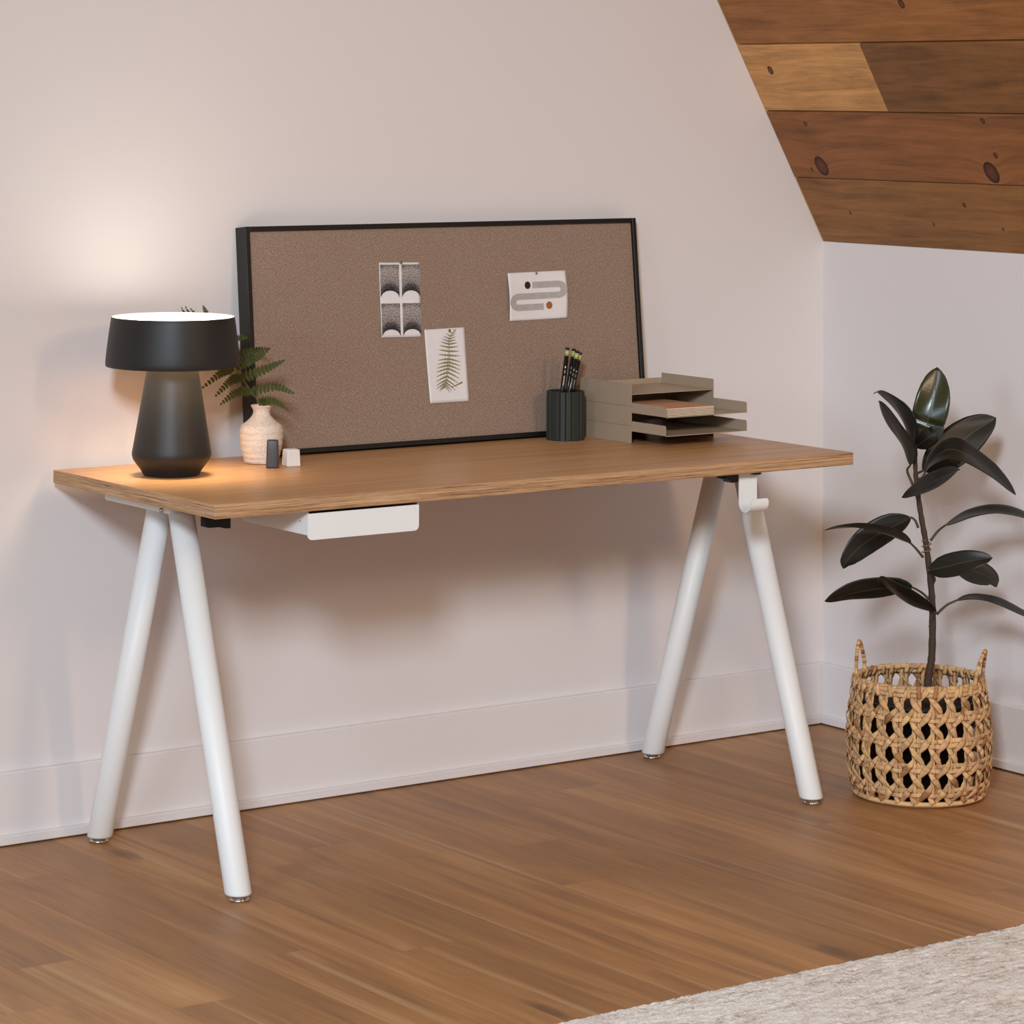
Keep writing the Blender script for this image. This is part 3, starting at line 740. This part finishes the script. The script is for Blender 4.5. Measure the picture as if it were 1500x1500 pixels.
def soft_block(name, mat, w0, d0, w1, d1, h, loc, rot, bev, label, cat, lump=0.0):
    bm = bmesh.new(); bmesh.ops.create_cube(bm, size=1)
    for v in bm.verts:
        up = v.co.z > 0; v.co = Vector((v.co.x * (w1 if up else w0), v.co.y * (d1 if up else d0), h if up else 0))
    bmesh.ops.bevel(bm, geom=list(bm.edges), offset=bev, segments=4, profile=.5, affect='EDGES')
    bm.verts.ensure_lookup_table(); mb = MB()
    r = random.Random(5)
    mb.add([v.co + Vector((r.uniform(-1, 1), r.uniform(-1, 1), 0)) * lump for v in bm.verts], [[v.index for v in f.verts] for f in bm.faces]); bm.free()
    return tag(mb.build(name, mat, loc=loc, rot=(0, 0, rot)), label, cat)
soft_block('clay_block', M['black_clay'], .0250, .0200, .0222, .0175, .0553, (-1.6150, -.2065, DH), math.radians(-33), .0032, 'small upright black clay block in front of the vase', 'ornament')
soft_block('stone_cube', M['white_stone'], .0300, .0285, .0268, .0255, .0335, (-1.5668, -.1985, DH), math.radians(-8), .0026, 'small white stone cube to the right of the black block', 'ornament', .0003)

# fluted pencil cup
CUP = Vector((-.8237, -.1076, DH)); cup = thing('pencil_cup', 'dark green fluted pencil cup on the desk beside the paper trays', 'cup', CUP)
mb = MB(); SEG = 20 * 8; vs = []; HC = .1035
def flute(a):
    t = (a / (2 * PI) * 20) % 1
    return .0408 - (.0024 if (t < .10 or t > .90) else 0)
rings = [(0, -.0012), (.0012, 0), (HC - .0012, 0), (HC, -.001)]
for z, d in rings:
    for k in range(SEG):
        a = 2 * PI * k / SEG; r = flute(a) + d; vs.append((r * math.cos(a), r * math.sin(a), z))
for z in (HC, .006):
    for k in range(SEG):
        a = 2 * PI * k / SEG; vs.append((.0345 * math.cos(a), .0345 * math.sin(a), z))
fs = [(i * SEG + k, i * SEG + (k + 1) % SEG, (i + 1) * SEG + (k + 1) % SEG, (i + 1) * SEG + k) for i in range(5) for k in range(SEG)]
fs += [tuple(reversed(range(SEG))), tuple(5 * SEG + k for k in range(SEG))]
mb.add(vs, fs, smooth=False); mb.build('fluted_body', M['cup'], cup)
PENS = [((-.8276, -.1196, .9101), (-.8366, -.1131, .8143), 'leftmost'), ((-.8067, -.1149, .9067), (-.8182, -.1067, .8128), 'second from left'),
        ((-.8080, -.1287, .9034), (-.8218, -.1188, .8140), 'third from left'), ((-.7936, -.1194, .8988), (-.8075, -.1094, .8125), 'rightmost')]
for i, (a, b, w) in enumerate(PENS):
    a, b = Vector(a), Vector(b); T = (b - a).normalized()
    L = (a.z - (DH + .0075)) / -T.z
    e = a + T * L
    # keep the hidden end inside the cup
    v = Vector((e.x - CUP.x, e.y - CUP.y)); 
    if v.length > .026:
        v *= .026 / v.length; e = Vector((CUP.x + v.x, CUP.y + v.y, e.z)); T = (e - a).normalized(); L = (e - a).length
    pen = thing('pencil', f'black pencil with green band in the fluted cup, {w} of the four', 'pencil', a, 'pencils in the fluted cup')
    z = Vector((0, 0, 0))
    mb = MB(); add_tube(mb, [T * .0175, T * (L - .018)], .0050, 6); bd_ = mb.build('barrel', M['pencil_black'], pen)
    mb = MB(); add_tube(mb, [T * (L - .018), T * L], [.0049, .0006], 12); mb.build('tip', M['kraft'], pen)
    mb = MB(); add_tube(mb, [z, T * .001, T * .0055], [.0036, .0045, .0046], 14); mb.build('eraser', M['pencil_black'], pen)
    mb = MB(); add_tube(mb, [T * .0055, T * .008, T * .0083, T * .0105, T * .0108, T * .0130, T * .0133, T * .0175], [.0051, .0051, .0048, .0048, .0051, .0051, .0048, .0053], 18); fe = mb.build('ferrule', M['pencil_band'], pen)
    mb = MB(); ct = Vector((-.55, -.83, .0)); ct = (ct - T * ct.dot(T)).normalized(); sd = T.cross(ct)
    rr = random.Random(20 + i); q = .040
    segs = [(.0395, .0437, .62), (.0480, .0545, .34)] + [(.0605 + .0030 * k, .0605 + .0030 * k + rr.uniform(.0013, .0024), rr.uniform(.3, .6)) for k in range(7)]
    segs = [(a_, b_, c_ * (1.0, .45, .55, .6)[i]) for a_, b_, c_ in segs]
    for s0, s1, ww in segs:
        cc = ct * .00505; hw = .0016 * ww
        vs = [T * s0 + cc - sd * hw, T * s0 + cc + sd * hw, T * s1 + cc + sd * hw, T * s1 + cc - sd * hw]
        mb.add(vs + [p - ct * .0006 for p in vs], [(0, 1, 2, 3), (7, 6, 5, 4), (0, 4, 5, 1), (1, 5, 6, 2), (2, 6, 7, 3), (3, 7, 4, 0)], smooth=False)
    mb.build('foil_stamp', M['pencil_mark'], bd_)

# three stacked letter trays: the two lower ones pulled forward
TX0, TX1, TY0, TY1 = -.7535, -.5280, -.2464, -.0675
lv = [(DH, .7506, .7392, 1), (.7506, .7916, .7779, 1), (.7916, .8392, .8172, 0)]
labs = ['lowest taupe letter tray, pulled forward and empty', 'middle taupe letter tray, pulled forward and holding notebooks', 'topmost taupe letter tray, empty and pushed back level']
for i, (za, zb, zf, out) in enumerate(lv):
    tr = thing('letter_tray', labs[i], 'tray', ((TX0 + TX1) / 2, (TY0 + TY1) / 2, za), 'stacked letter trays beside the pencil cup')
    o = Vector(tr.location); tk = .0014
    for s in (0, 1):
        mb = MB()
        xs = (TX0, TX0 + tk) if s == 0 else (TX1 - tk, TX1)
        r = .004; top_round = (i == 2)
        pr_ = [(TY0, za + .0003), (TY1, za + .0003), (TY1, zb - .0002), (TY0 + (r if top_round else 0), zb - .0002)] + ([(TY0 + r * .3, zb - r * .3), (TY0, zb - r)] if top_round else [(TY0, zb - .0002)])
        if not top_round: pr_ = pr_[:4]
        m = len(pr_); vs = [Vector((xs[0], y, z)) - o for y, z in pr_] + [Vector((xs[1], y, z)) - o for y, z in pr_]
        mb.add(vs, [tuple(range(m)), tuple(reversed(range(m, 2 * m)))] + [(k, k + m, (k + 1) % m + m, (k + 1) % m) for k in range(m)], smooth=False)
        mb.build('side_panel', M['tray'], tr)
    y0 = -.3602 if out else TY0; y1 = TY1 - (.10 if out else 0) if False else TY1
    mb = MB(); xa, xb = TX0 + tk + .0008, TX1 - tk - .0008
    add_box(mb, Vector((xa, y0, zf - .0014)) - o, Vector((xb, y1, zf)) - o)
    hl = .0212
    if out:
        for xx in (xa, xb - tk):
            r = .004; pr_ = [(y0 + .0, zf - .0014), (y1, zf - .0014), (y1, zf + hl), (y0 + r, zf + hl), (y0 + r * .3, zf + hl - r * .3), (y0, zf + hl - r)]
            m = len(pr_); vs = [Vector((xx, y, z)) - o for y, z in pr_] + [Vector((xx + tk, y, z)) - o for y, z in pr_]
            mb.add(vs, [tuple(range(m)), tuple(reversed(range(m, 2 * m)))] + [(k, k + m, (k + 1) % m + m, (k + 1) % m) for k in range(m)], smooth=False)
    add_box(mb, Vector((xa, y1 - tk, zf)) - o, Vector((xb, y1, zf + (.0115 if i == 2 else .018))) - o)
    mb.build('paper_shelf', M['tray'], tr)
# thin kraft notebooks in the middle tray
NBL = ['thin cream-paged notebook lying lowest in the middle tray', 'thin cream-paged notebook second from the bottom in the middle tray', 'thin cream-paged notebook third from the bottom in the middle tray',
       'thin cream-paged notebook third from the top in the middle tray', 'thin cream-paged notebook second from the top in the middle tray', 'topmost thin notebook in the middle tray, its brown cover showing']
for k in range(6):
    za = .7780 + k * .00295
    nb = thing('notebook', NBL[k], 'notebook', (-.681, -.266, za), 'notebooks in the middle tray', rot=(0, 0, math.radians((.5, -.4, .3, -.3, .4, -.6)[k])))
    mb = MB(); add_box(mb, (-.0640, -.0900, .0005), (.0635, .085, .0022), .0002, 1); mb.build('pages', M['cream_paper'], nb)
    for z0, z1 in ((0, .0005), (.0022, .0028)):
        mb = MB(); add_box(mb, (-.0642, -.0896, z0), (.0637, .085, z1)); mb.build('cover', M['kraft' if k == 5 else 'kraft_shaded'], nb)  # lower covers take the darkened kraft as painted gap shade

# ------------------------------------------------------------------ fern frond in the vase
fern = thing('fern_frond', 'green fern frond in the speckled vase, reaching behind the lamp shade', 'fern', (-1.5894, -.1215, DH + .1))
fo = Vector(fern.location)
def cl(p): return Vector((p[0], min(p[1], .012), p[2])) - fo
mb = MB(); rp = smooth_path([cl(p) for p in [(-1.5890, -.1230, .760)] + RACHIS], 5)
add_tube(mb, rp, [.0019 - .0013 * i / (len(rp) - 1) for i in range(len(rp))], 8); mb.build('stem', M['fern_stem'], fern)
for pi, pn in enumerate(PINNAE):
    A, Bm, Cc = [cl(p) for p in pn]
    if Cc.y > .012 - fo.y: Cc.y = .012 - fo.y
    path = smooth_path([A, Bm, Cc], 12); n = len(path); mb = MB()
    ax = (Cc - A); Lp = ax.length
    view = Vector((.58, .81, .05))
    side0 = ax.cross(view).normalized(); nrm = side0.cross(ax).normalized()
    side0 = (side0 * .93 + nrm * (.3 if pi % 2 else -.3)).normalized()
    mb.add(*(lambda: ([], []))())
    W = min(.0155, Lp * .24) if Lp > .03 else .004
    small = Lp < .03
    NL = 12 if not small else 4
    for k in range(NL):
        f = (k + .25) / NL; q = f * (n - 1); p = path[int(q)].lerp(path[min(int(q) + 1, n - 1)], q % 1)
        T = (path[min(int(q) + 1, n - 1)] - path[max(int(q) - 1, 0)]).normalized()
        for s in (-1, 1):
            w = W * (1 - f) ** .62 * (1.0 if f > .08 else .8); wl = Lp / NL * .49
            d = (side0 * s * .88 + T * .46).normalized(); 
            lift = nrm * (.12 * w * ((k * 7 + s * 3) % 5 - 2) / 2)
            cross = (T - d * T.dot(d)).normalized()
            prof = [(0, .75), (.3, 1.0), (.62, .80), (.86, .46), (1.0, .08)]
            vs = []
            for (tt, ww) in prof:
                cc = p + d * (w * tt) + lift * tt - nrm * (.18 * w * tt * tt)
                vs += [cc - cross * (wl * ww), cc + cross * (wl * ww)]
            mb.add(vs, [(2 * j, 2 * j + 1, 2 * j + 3, 2 * j + 2) for j in range(4)])
    add_tube(mb, path, [.0007 * (1 - .7 * i / (n - 1)) for i in range(n)], 5)
    mb.build('leaflet', M['fern'], fern)

# ------------------------------------------------------------------ basket and rubber plant
BK = Vector((-.309, -.654, 0)); HBK = .246
basket = thing('woven_basket', 'open-weave natural straw basket with two loop handles, holding the rubber plant', 'basket', BK)
RP = [(0, .1300), (.03, .1395), (.065, .1450), (.10, .1466), (.14, .1458), (.18, .1422), (.215, .1365), (.25, .1306), (.30, .129)]
def rad(z):
    for (a, r0), (b, r1) in zip(RP, RP[1:]):
        if z <= b:
            f = (z - a) / (b - a); return r0 + (r1 - r0) * f
    return RP[-1][1]
NC, PZ, Z0 = 24, .0508, .0325
def bpt(th, z, d): r = rad(z) + d; return Vector((r * math.cos(th), r * math.sin(th), z))
def frame_(th, z):
    N = Vector((math.cos(th), math.sin(th), -(rad(z + .004) - rad(z - .004 if z > .004 else 0)) / .008 * .8)).normalized()
    return N
rw = random.Random(11)
def straw_col(dark=.12):
    b = rw.uniform(.78, 1.12); c = srgb(212, 170, 122)
    if rw.random() < dark: c = srgb(166, 116, 74)
    return (c[0] * b, c[1] * b * rw.uniform(.95, 1.03), c[2] * b * rw.uniform(.88, 1.08))
mb = MB()
def run(fn, npt, width, thick, chunk=None, dark=.1, taper=None):
    P_ = [fn(i / (npt - 1)) for i in range(npt)]
    path = [p for p, _ in P_]; sides = []; nrm = []
    for i in range(npt):
        T = (path[min(i + 1, npt - 1)] - path[max(i - 1, 0)]).normalized(); N = P_[i][1]; N = (N - T * N.dot(T)).normalized()
        nrm.append(N); sides.append(T.cross(N))
    chunk = chunk or npt - 1
    i = 0
    while i < npt - 1:
        j = min(i + chunk, npt - 1)
        ww = [width * rw.uniform(.90, 1.10) * (taper(q / (npt - 1)) if taper else 1) for q in range(i, j + 1)]
        add_strip(mb, path[i:j + 1], sides[i:j + 1], nrm[i:j + 1], ww, thick, col=straw_col(dark))
        i = j
for c in range(NC):                                    # uprights, each of two strands
    for s in (-1, 1):
        th0 = 2 * PI * c / NC + s * .034; ph = rw.uniform(-.006, .006)
        run(lambda t, th0=th0, ph=ph: (bpt(th0 + ph * math.sin(t * 9), .002 + t * .238, -.0012 + .0012 * math.sin((t * .238 - Z0) / PZ * PI * 2 + 1.5)), frame_(th0, t * .24)), 26, .0092, .0012)
for rI in range(5):                                    # hoops, two strands each
    for s in (-1, 1):
        z = Z0 + rI * PZ + s * .0047
        ph = rw.uniform(0, 6)
        run(lambda t, z=z, ph=ph, s=s: (bpt(2 * PI * t, z + .0012 * math.sin(9 * 2 * PI * t + ph), .0008 + .0018 * math.cos(NC * 2 * PI * t + (PI if s > 0 else 0))), frame_(2 * PI * t, z)), NC * 8 + 1, .0098, .0012, chunk=16, dark=.05)
for fam in (-1, 1):                                    # slanting strands: one family passes over the hoops, the other over the uprights
    for c in range(NC):
        a0 = 2 * PI * (c + .5) / NC; span = (.240 - .010) / PZ
        y0 = (.010 - Z0) / PZ
        ph = rw.uniform(-.025, .025); am = rw.uniform(.9, 1.15)
        def fn(t, a0=a0, fam=fam, y0=y0, ph=ph, am=am):
            y = y0 + t * span; z = Z0 + y * PZ; th = a0 + fam * (y + .012 * math.sin(4 * PI * y)) * 2 * PI / NC + ph * math.sin(t * 13)
            d = .0008 + fam * .0046 * am * math.cos(2 * PI * y)
            return bpt(th, z, d), frame_(th, z)
        run(fn, 46, .0128, .0013, chunk=5, dark=.07, taper=lambda t, fam=fam, y0=y0, span=span: .72 + .34 * fam * math.cos(2 * PI * (y0 + t * span)))
ws = basket
wv = mb.build('woven_wall', M['straw'], basket)
mb = MB()                                              # broad wrapped rim
NR = 40
for k in range(NR):
    t0, t1 = 2 * PI * k / NR, 2 * PI * (k + 1.04) / NR
    rr_ = rad(.246) - .001
    pts = [Vector((rr_ * math.cos(t0 + (t1 - t0) * q / 4), rr_ * math.sin(t0 + (t1 - t0) * q / 4), .2412 + rw.uniform(-.0005, .0005))) for q in range(5)]
    w = rw.uniform(.0052, .0060); add_tube(mb, pts, [w * .94, w, w * 1.02, w, w * .94], 10, col=straw_col(.14))
for z, dd in ((.2290, .0022), (.2375, .0034)):
    run(lambda t, z=z, dd=dd: (bpt(2 * PI * t, z + .0006 * math.sin(40 * t), dd + .0012 * math.cos(NC * 2 * PI * t)), frame_(2 * PI * t, z)), NC * 6 + 1, .0094, .0014, chunk=10, dark=.14)
for k in range(30):
    th = 2 * PI * (k + rw.uniform(-.2, .2)) / 30; sl_ = rw.uniform(-.07, .07)
    run(lambda t, th=th, sl_=sl_: (bpt(th + sl_ * t, .2235 + .0225 * t, .0062 - .0012 * (2 * t - 1) ** 2), frame_(th, .235)), 6, .0088, .0012, dark=.12)
    run(lambda t, th=th, sl_=sl_: (bpt(th + sl_ * t, .2275 + .0165 * t, -.0075), frame_(th, .235)), 4, .0105, .0012, dark=.12)
mb.build('rim', M['straw'], basket)
mb = MB()
for k in range(3):
    pts = [Vector(((.126 + .004 * k) * math.cos(2 * PI * q / 48), (.126 + .004 * k) * math.sin(2 * PI * q / 48), .005 + .002 * k)) for q in range(48)]
    add_tube(mb, pts, .005, 8, closed=True, col=straw_col())
add_lathe(mb, [(.0, .0012), (.127, .0012), (.127, .006), (.0, .006)], 40, cap0=False, cap1=False, col=straw_col())
mb.build('base', M['straw'], basket)
for (dirv, tw, lean) in ((Vector((-.81, .585, 0)), -.42, -.001), (Vector((.81, -.585, 0)), -.40, .011)):
    a = math.atan2(dirv.y, dirv.x) + tw; mb = MB(); pts = []
    for q in range(23):
        t = q / 22; th = a + (t - .5) * .50 * (1 - .22 * math.sin(PI * t)); z = .226 + .081 * math.sin(PI * t) ** .5
        r = rad(.24) - .002 + lean * math.sin(PI * t)
        pts.append(Vector((r * math.cos(th), r * math.sin(th), z)))
    for i in range(22):
        add_tube(mb, pts[i:i + 2], [.0040 * rw.uniform(.92, 1.05), .0040 * rw.uniform(.92, 1.05)], 9, col=straw_col(.15))
    mb.build('handle', M['straw'], basket)

plant = thing('rubber_plant', 'tall dark-leaved rubber plant growing out of the woven basket', 'plant', BK)
mb = MB()
add_lathe(mb, [(.095, .0065), (.1, .008), (.118, .190), (.121, .191), (.121, .199), (.114, .199), (.112, .182)], 56, cap1=False)
mb.build('nursery_pot', M['black_plastic'], plant)
mb = MB(); add_lathe(mb, [(.0, .186), (.06, .187), (.1125, .183)], 40, cap0=False, cap1=False); mb.build('soil', M['soil'], plant)
mb = MB(); sp = smooth_path([Vector(p) - BK for p in [(-.2990, -.661, .180)] + STEM + [(-.3150, -.650, .735)]], 6)
add_tube(mb, sp, [(.0092 - .0052 * min(1, i / (len(sp) - 1) * 1.05) + .0005 * math.sin(i * 2.3)) for i in range(len(sp))], 14); mb.build('stem', M['stem'], plant)
PROF = [(0, .0), (.04, .30), (.10, .55), (.2, .82), (.32, .96), (.45, 1.0), (.6, .96), (.74, .82), (.86, .60), (.93, .40), (.975, .18), (1.0, .02)]
def prof_w(t):
    for (a, w0), (b, w1) in zip(PROF, PROF[1:]):
        if t <= b: return w0 + (w1 - w0) * (t - a) / (b - a)
    return .02
for li, (pet, mid, wid, S) in enumerate(LEAVES):
    path = smooth_path([Vector(p) - BK for p in mid], 10); n = len(path)
    lens = [0]
    for i in range(1, n): lens.append(lens[-1] + (path[i] - path[i - 1]).length)
    Lt = lens[-1]; S0 = Vector(S); mb = MB(); vs = []; uv = []; K = 10
    for i in range(n):
        t = lens[i] / Lt; T = (path[min(i + 1, n - 1)] - path[max(i - 1, 0)]).normalized()
        s = (S0 - T * S0.dot(T)).normalized(); N = s.cross(T).normalized()
        if N.z < 0: N = -N
        w = wid / 2 * prof_w(t)
        for k in range(K + 1):
            q = k / K * 2 - 1
            fold = .16 * abs(q) ** 1.3 * w + .05 * w * math.sin(q * 3 + t * 7 + li)
            vs.append(path[i] + s * (q * w) + N * fold); uv.append((k / K, t))
    fs = [(i * (K + 1) + k, i * (K + 1) + k + 1, (i + 1) * (K + 1) + k + 1, (i + 1) * (K + 1) + k) for i in range(n - 1) for k in range(K)]
    mb.add(vs, fs, uvs=uv)
    lf = mb.build('leaf', M['leaf_green'] if li == 0 else M['leaf_dark'], plant)
    sd = lf.modifiers.new('thickness', 'SOLIDIFY'); sd.thickness = .0009; sd.offset = 0
    if li == 0: lf['label'] = 'glossy green newest leaf'
    mb = MB(); pp = smooth_path([Vector(p) - BK for p in pet] + [path[0], path[1]], 6)
    add_tube(mb, pp, [.0030 - .0012 * i / (len(pp) - 1) for i in range(len(pp))], 8); mb.build('petiole', M['petiole'], lf)
mb = MB(); ts = Vector((-.2963, -.6633, .508)) - BK; pts = []
for k in range(40):
    a = k / 39 * 2.6 * 2 * PI; pts.append(ts + Vector((.0098 * math.cos(a), .0098 * math.sin(a), -.012 + .03 * k / 39)))
add_tube(mb, pts, .0011, 6); mb.build('plant_tie', M['tie'], plant)

# ------------------------------------------------------------------ rug
mb = MB(); RX0, RX1, RY1, RY0 = -2.75, -.05, -1.529, -2.75
from mathutils import noise as mn
nx, ny = 450, 200; vs = []
for j in range(ny + 1):
    f = j / ny; y = RY1 + (RY0 - RY1) * f ** 1.25
    for i in range(nx + 1):
        x = RX0 + (RX1 - RX0) * i / nx
        h = .011 + .0028 * mn.noise(Vector((x * 70, y * 120, 0))) + .0018 * mn.noise(Vector((x * 190, y * 230, 3)))
        e = min(1, (RY1 - y) / .012); yy = y
        if j == 0: yy = y + .004 * mn.noise(Vector((x * 60, 5, 0))) + .0035 * mn.noise(Vector((x * 190, 9, 0)))
        if j in (0,): h = .0012
        elif j == 1: yy += .0035 * mn.noise(Vector((x * 75, 5, 0))); h *= .85
        vs.append((x, yy, h))
mb.add(vs, [(j * (nx + 1) + i, (j + 1) * (nx + 1) + i, (j + 1) * (nx + 1) + i + 1, j * (nx + 1) + i + 1) for j in range(ny) for i in range(nx)])
rug = mb.build('area_rug', M['rug'])
tag(rug, 'cream flecked boucle wool rug on the oak floor in front of the desk', 'rug')
# short loose fibres over the nearest rows and the bound edge
mb = MB(); rf = random.Random(4)
for k in range(9000):
    x = rf.uniform(-2.0, -.1); y = RY1 + .003 - abs(rf.gauss(0, 1)) * (.004 if k % 3 == 0 else .16)
    if y < -2.1: continue
    a = rf.uniform(0, 2 * PI); l = rf.uniform(.003, .0075); z = .009 if y < RY1 - .006 else .005
    p = Vector((x, y, z)); d = Vector((math.cos(a), math.sin(a) , rf.uniform(.15, .9))).normalized() * l
    m_ = p + d * .55 + Vector((0, 0, .0012)); e = p + d + Vector((math.sin(a), math.cos(a), -.4)) * .0016
    s = Vector((-math.sin(a), math.cos(a), 0)) * .0006
    mb.add([p - s, p + s, m_ + s, m_ - s, e], [(0, 1, 2, 3), (3, 2, 4)])
fb = mb.build('pile', M['rug'], rug); fb['kind'] = 'stuff'

# ------------------------------------------------------------------ light
def area(name, loc, target, size, energy, color, size_y=None):
    l = bpy.data.lights.new(name, 'AREA'); l.energy = energy; l.color = color; l.shape = 'RECTANGLE' if size_y else 'SQUARE'; l.size = size
    if size_y: l.size_y = size_y
    o = bpy.data.objects.new(name, l); C.objects.link(o); o.location = loc
    o.rotation_euler = (Vector(target) - Vector(loc)).to_track_quat('-Z', 'Y').to_euler()
    return o
key = area('window_daylight', (-5.05, -5.0, 2.89), (-.4, -.3, .6), .54, 86, (.765, .88, 1.0), .74)
key.data.spread = math.radians(112)
side = area('left_fill_light', (-5.2, -2.4, 1.6), (-2.75, -1.75, 0), .8, 12, (.60, .80, 1.0), .9)  # added unseen fill from the left, aimed to brighten floor and desk end
side.data.spread = math.radians(70)
warm = area('warm_room_lamp', (-.72, -4.6, 2.55), (.1, -.3, .4), .8, 31, (1.0, .72, .46))
warm.data.spread = math.radians(105)
# the table lamp's own bulb ring shining down out of the shade
bl = bpy.data.lights.new('lamp_bulb', 'AREA'); bl.shape = 'DISK'; bl.size = .22; bl.energy = 1.05; bl.color = (1.0, .80, .55); bl.spread = math.radians(100)
bo = bpy.data.objects.new('lamp_bulb', bl); C.objects.link(bo); bo.parent = lamp; bo.location = (0, 0, .2090)
w = bpy.data.worlds.new('room_ambience'); bpy.context.scene.world = w; w.use_nodes = True
bg = w.node_tree.nodes['Background']; bg.inputs[0].default_value = (1.0, .64, .30, 1); bg.inputs[1].default_value = .27

# ------------------------------------------------------------------ camera
cam = bpy.data.cameras.new('camera'); co = bpy.data.objects.new('camera', cam); C.objects.link(co)
cam.sensor_width = 36; cam.lens = 108.5411; cam.shift_x = .0057695; cam.shift_y = -.550505
cam.clip_start = .1; cam.clip_end = 60
co.matrix_world = Matrix(((.812351, -.033095, -.58223, -4.804113), (-.583134, -.03513, -.811616, -5.427754), (.006407, .998835, -.047837, 1.445737), (0, 0, 0, 1)))
sc = bpy.context.scene; sc.camera = co
sc.view_settings.view_transform = 'Standard'; sc.view_settings.look = 'None'; sc.view_settings.gamma = 1
sc.view_settings.use_curve_mapping = False; sc.view_settings.exposure = .04
